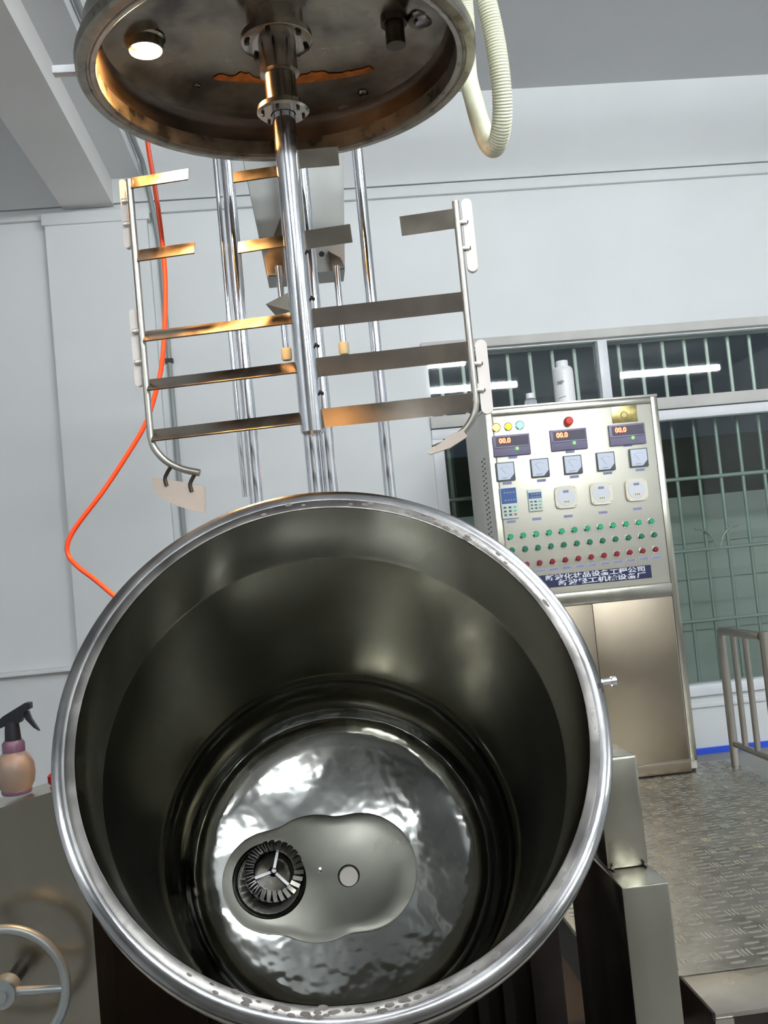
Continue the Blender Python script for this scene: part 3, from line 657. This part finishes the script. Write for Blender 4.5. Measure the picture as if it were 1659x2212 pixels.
# rust-stained gasket patch in front of the housing
bm = B(); N = 36; inner = []; outer_ = []
for k in range(N+1):
    x = 462+k*345/N; lo = 170+14*math.sin((k/N)*math.pi*.9)-22*(k/N)**2
    up = lo-9-rnd.uniform(0, 4)-(rnd.uniform(5, 9) if 5 < k < 9 or 19 < k < 26 else 0)
    if k in (0, N): up = lo-4
    for lst, yy in ((inner, lo), (outer_, up)):
        q = on_lid(x, yy); lst.append(bm.verts.new((q.x, q.y, q.z-.0022)))
for k in range(N): bm.faces.new((inner[k], inner[k+1], outer_[k+1], outer_[k]))
r_ = bmesh.ops.extrude_face_region(bm, geom=bm.faces[:]); bmesh.ops.translate(bm, verts=[v for v in r_['geom'] if isinstance(v, bmesh.types.BMVert)], vec=(0, 0, .0015))
finish('rust_stain', bm, 'rust', ld, label='orange rust stained patch')
# side handle stub, clamp dogs
q = P(115, 160, 1.86)
bm = B(); box(bm, q.x, LX-.355, 1.85, 1.87, q.z-.003, q.z+.013); finish('side_handle', bm, 'aluminium', ld, bevel=.002)
# lifting bridge above (out of frame): carries the lid to the guide posts
bm = B(); cyl(bm, (LX, LY, LZ+.15), (LX, LY, 1.299), .07, seg=32); finish('motor', bm, 'housing', ld)

# ================================================================== lift column behind the kettle
lf = empty('lid_lift', (.05, 2.4, -.18), 'group of polished vertical guide rods and sheet housing behind the kettle that lift the lid', 'lift')
for x, r in ((-.117, .0165), (.213, .0145)):
    bm = B(); cyl(bm, (x, 2.40, -.168), (x, 2.40, 1.36), r, seg=28); finish('guide_rod', bm, 'chrome', lf)
for x, r in ((.030, .0185), (.068, .0175)):
    bm = B(); cyl(bm, (x, 2.40, -.168), (x, 2.40, 1.36), r, seg=28); finish('ram_column', bm, 'chrome', lf)
bm = B(); cyl(bm, (-.145, 2.405, .2), (-.145, 2.405, 1.36), .006, seg=12); finish('thin_rod', bm, 'chrome', lf)
bm = B(); box(bm, -.19, .28, 2.35, 2.46, 1.30, 1.38); box(bm, -.02, .09, 1.80, 2.40, 1.30, 1.37); finish('lifting_arm', bm, 'housing', lf, bevel=.004)
hy = 2.47
def H(px, py, y=hy): 
    q = P(px, py, y); return (q.x, q.y, q.z)
a, b, c, d = H(527, 345), H(578, 598), H(745, 583), H(746, 315)
a = (a[0]-.012, a[1], a[2]+.09); d = (d[0]+.002, d[1], d[2]+.09)
bm = B(); prism(bm, [a, b, c, d], (0, .10, 0)); hs = finish('rod_housing', bm, 'housing', lf, bevel=.003, label='grey tapered sheet metal housing')
bm = B(); q = Vector(H(695, 549)); cyl(bm, q+Vector((0, -.002, 0)), q+Vector((0, .004, 0)), .007, seg=16); finish('bolt_hole', bm, 'black_gap', hs)
e = [H(580, 596, hy-.001), H(575, 560, hy-.001), H(607, 470, hy-.001), H(612, 594, hy-.001)]
bm = B(); prism(bm, e, (0, -.012, 0)); finish('bracket', bm, 'plate', hs, smooth=0)
e = [H(718, 588, hy-.001), H(708, 545, hy-.001), H(735, 560, hy-.001), H(744, 580, hy-.001)]
bm = B(); prism(bm, e, (0, -.012, 0)); finish('bracket', bm, 'plate', hs, smooth=0)
for (px0, py0, px1, py1) in ((603, 575, 617, 755), (724, 575, 744, 742)):
    A_ = Vector(H(px0, py0, hy-.02)); E_ = Vector(H(px1, py1, hy-.02)); E_.x = A_.x = (A_.x+E_.x)/2
    bm = B(); cyl(bm, A_, E_, .0085, seg=16); rd = finish('stop_rod', bm, 'chrome', lf)
    bm = B(); lathe(bm, [(0, -.028), (.0115, -.028), (.0135, -.024), (.0135, .0), (.012, .003), (0, .003)], Matrix.Translation(E_), 20); finish('rubber_foot', bm, 'beige_rubber', rd)
sbox('base_plate', 'dark_steel', -.19, .28, 2.34, 2.46, -.179, -.168, parent=lf)

# ================================================================== scraper agitator
AX = Vector((LX, LY, 0)); al = D2R(8)
U = Vector((math.cos(al), -math.sin(al), 0)); Nn = Vector((math.sin(al), math.cos(al), 0))
def A(u, z, n=0): return AX + U*u + Nn*n + Vector((0, 0, z))
ag = empty('scraper_agitator', (LX, LY, .28), 'steel ladder-like stirring frame with white scrapers hanging from the lid on a central shaft', 'agitator')
bm = B(); cyl(bm, A(0, LZ-.055), A(0, .262), .0225, seg=40); cyl(bm, A(0, .262), A(0, .256), .0215, .017, seg=40); finish('shaft', bm, 'chrome', ag)
RB = .309
def frame_rod(s, ztop):
    pts = [A(s*RB, ztop), A(s*RB, .30)] + spline([A(s*RB, .285), A(s*(RB-.006), .262), A(s*(RB-.026), .236), A(s*(RB-.055), .218), A(s*(RB-.088), .207)], 6)
    bm = B(); sweep(bm, pts, .0068, 14); return finish('frame_rod', bm, 'steel', ag)
frame_rod(-1, .785); frame_rod(1, .668)
def blade(u0, u1, z0, z1, hgt, pitch_, m='plate', th=.003, name='cross_blade'):
    # flat bar between u0,u1 with its width tipped by pitch about its length
    c0, c1 = A(u0, z0), A(u1, z1); L = (c1-c0); d = L.normalized()
    w_ = Vector((0, 0, 1))*math.cos(pitch_) + Nn*math.sin(pitch_); w_ = (w_-d*w_.dot(d)).normalized(); n_ = d.cross(w_)
    bm = B(); pts = [c0-w_*hgt/2, c1-w_*hgt/2, c1+w_*hgt/2, c0+w_*hgt/2]
    prism(bm, [p-n_*th/2 for p in pts], n_*th); return finish(name, bm, m, ag, bevel=.0006)
for z in (.481, .387, .290):
    blade(-RB+.004, -.018, z-.003, z, .036, D2R(46))      # left: top edge leans away
    blade(.018, RB-.004, z-.004, z-.004, .036, D2R(-22))  # right: leans towards viewer
# short blades
LB = D2R(30)
blade(-RB+.004, -RB+.115, .778, .782, .030, LB); blade(-RB+.004, -RB+.115, .635, .638, .030, LB)
blade(-.107, -.016, .765, .767, .030, LB, name='shaft_blade'); blade(-.110, -.016, .628, .631, .030, LB, name='shaft_blade')
blade(.020, .098, .785, .782, .034, D2R(-15), name='shaft_blade'); blade(.018, .108, .628, .631, .034, D2R(-15), name='shaft_blade')
blade(RB-.107, RB-.003, .633, .636, .036, D2R(-10))
# stub blade behind the shaft
bm = B(); prism(bm, [P(574, 657, 1.87), P(622, 632, 1.84), P(630, 672, 1.84), P(596, 682, 1.87)], (0, .003, 0)); finish('shaft_blade', bm, 'plate', ag, smooth=0)
bm = B(); cyl(bm, A(.0, .512, .0), A(-.01, .505, .03), .006, seg=10); finish('blade_boss', bm, 'plate', ag)
for z in (.60, .51, .42, .33):
    bm = B(); cyl(bm, A(.020, z+.006, -.006), A(.027, z, -.010), .0035, seg=8); finish('set_screw', bm, 'dark_steel', ag)
# PTFE scrapers
def strip(s, z0, z1, off, wd, n_off=0, m='ptfe'):
    x0 = s*(RB+off); h = wd/2; pts = []
    for k in range(9):
        t = math.pi*k/8; pts.append(A(x0+h*math.cos(t), z1-h+h*math.sin(t), n_off))
    for k in range(9):
        t = math.pi+math.pi*k/8; pts.append(A(x0+h*math.cos(t), z0+h+h*math.sin(t), n_off))
    bm = B(); prism(bm, pts, Nn*.014); sc = finish('scraper', bm, m, ag, bevel=.003, label='white plastic scraper strip')
    for z in (z0+.045, z1-.045):
        bm = B(); cyl(bm, A(s*RB, z, .003), A(x0, z, .003), .0045, seg=10); finish('clip', bm, 'dark_steel' if s > 0 else 'chrome', sc)
        bm = B(); box(bm, -.010, .010, -.006, .006, -.004, .004, Matrix.Translation(A(s*(RB+.008), z, .001)) @ Matrix.Rotation(-al, 4, 'Z')); finish('clip_head', bm, 'steel', sc, bevel=.001)
strip(1, .532, .672, .020, .020); strip(1, .262, .402, .020, .022)
strip(-1, .655, .790, .016, .012, .004); strip(-1, .385, .535, .016, .014, .004)
# bottom scraper plates
def bplate(s, nn=0, m='ptfe_dirty'):
    f = lambda u, z: A(s*u, z, nn)
    pts = [f(.313, .208), f(.313, .186), f(.300, .170), f(.283, .156), f(.262, .146), f(.228, .133), f(.219, .131), f(.216, .150), f(.215, .180), f(.240, .189), f(.275, .199)]
    bm = B(); prism(bm, pts, Nn*.010); o = finish('bottom_scraper', bm, m, ag, bevel=.0015, label='pale plastic scraper plate')
    for u, z in ((.282, .225), (.235, .209)):
        bm = B(); sweep(bm, spline([f(u-.008, z+.0), f(u, z-.010), f(u+.006, z-.022), f(u+.004, z-.036)], 5), .0038, 8); finish('clip', bm, 'dark_steel', o)
bplate(-1)
pts = [A(RB-.03, .236, -.012), A(RB-.060, .224, -.012), A(RB-.098, .200, -.012), A(RB-.094, .196, -.012), A(RB-.055, .205, -.012), A(RB-.022, .222, -.012)]
bm = B(); prism(bm, pts, Nn*.012); finish('bottom_scraper', bm, 'ptfe_dirty', ag, bevel=.001, label='pale plastic scraper plate seen edge on')

# ================================================================== hose and air line
hp = [P(1020, -160, 1.75), P(1036, -60, 1.75), P(1050, 0, 1.75), P(1066, 70, 1.76), P(1079, 150, 1.77), P(1085, 220, 1.79), P(1082, 280, 1.82), P(1069, 318, 1.86), P(1052, 305, 1.90), P(1036, 262, 1.94), P(1023, 215, 1.98), P(1012, 170, 2.02), P(1008, 110, 2.06), P(1006, 40, 2.08), P(995, -60, 2.05), P(970, -160, 2.0)]
rs = resample(spline(hp, 24), .00135)
bm = B(); sweep(bm, rs, lambda i: .0190+.0009*math.cos(i*math.pi/2), 20)
tag(finish('ribbed_hose', bm, 'hose', smooth=60), 'cream ribbed plastic hose looping down at the right of the lid', 'hose')
cp = [(316, 220), (318, 300), (334, 400), (348, 500), (357, 600), (356, 700), (349, 790), (333, 860), (312, 920), (270, 990), (222, 1062), (170, 1130), (148, 1168), (147, 1198), (168, 1224), (205, 1252), (250, 1290), (300, 1330)]
bm = B(); sweep(bm, resample(spline([P(x, y, 2.3 - (.0 if y < 1200 else (y-1200)*.0006)) for x, y in cp], 14), .008), .0056, 12)
tag(finish('air_line', bm, 'cable_red', smooth=60), 'thin orange-red air line hanging in a loop behind the agitator', 'cable')
# wall conduit
bm = B(); pts = [Vector((-.64, Y0+1, 2.09)), Vector((-.64, 4.60, 2.09))] + spline([Vector((-.637, 4.70, 2.08)), Vector((-.632, 4.738, 2.03)), Vector((-.612, 4.776, 1.84)), Vector((-.600, 4.785, 1.72)), Vector((-.597, 4.787, 1.60))], 6) + [Vector((-.597, 4.787, -1.45))]
sweep(bm, pts, .0125, 12)
cn = empty('wall_conduit', (-.597, 4.787, -1.45), 'thin grey conduit running down the wall beside the pilaster', 'pipe'); finish('pipe', bm, 'conduit_grey', cn, smooth=60)
for z in (1.1, .15): sbox('pipe_clip', 'dark_steel', -.616, -.578, 4.772, 4.80, z-.01, z+.01, parent=cn)
print('objects', len(bpy.data.objects))
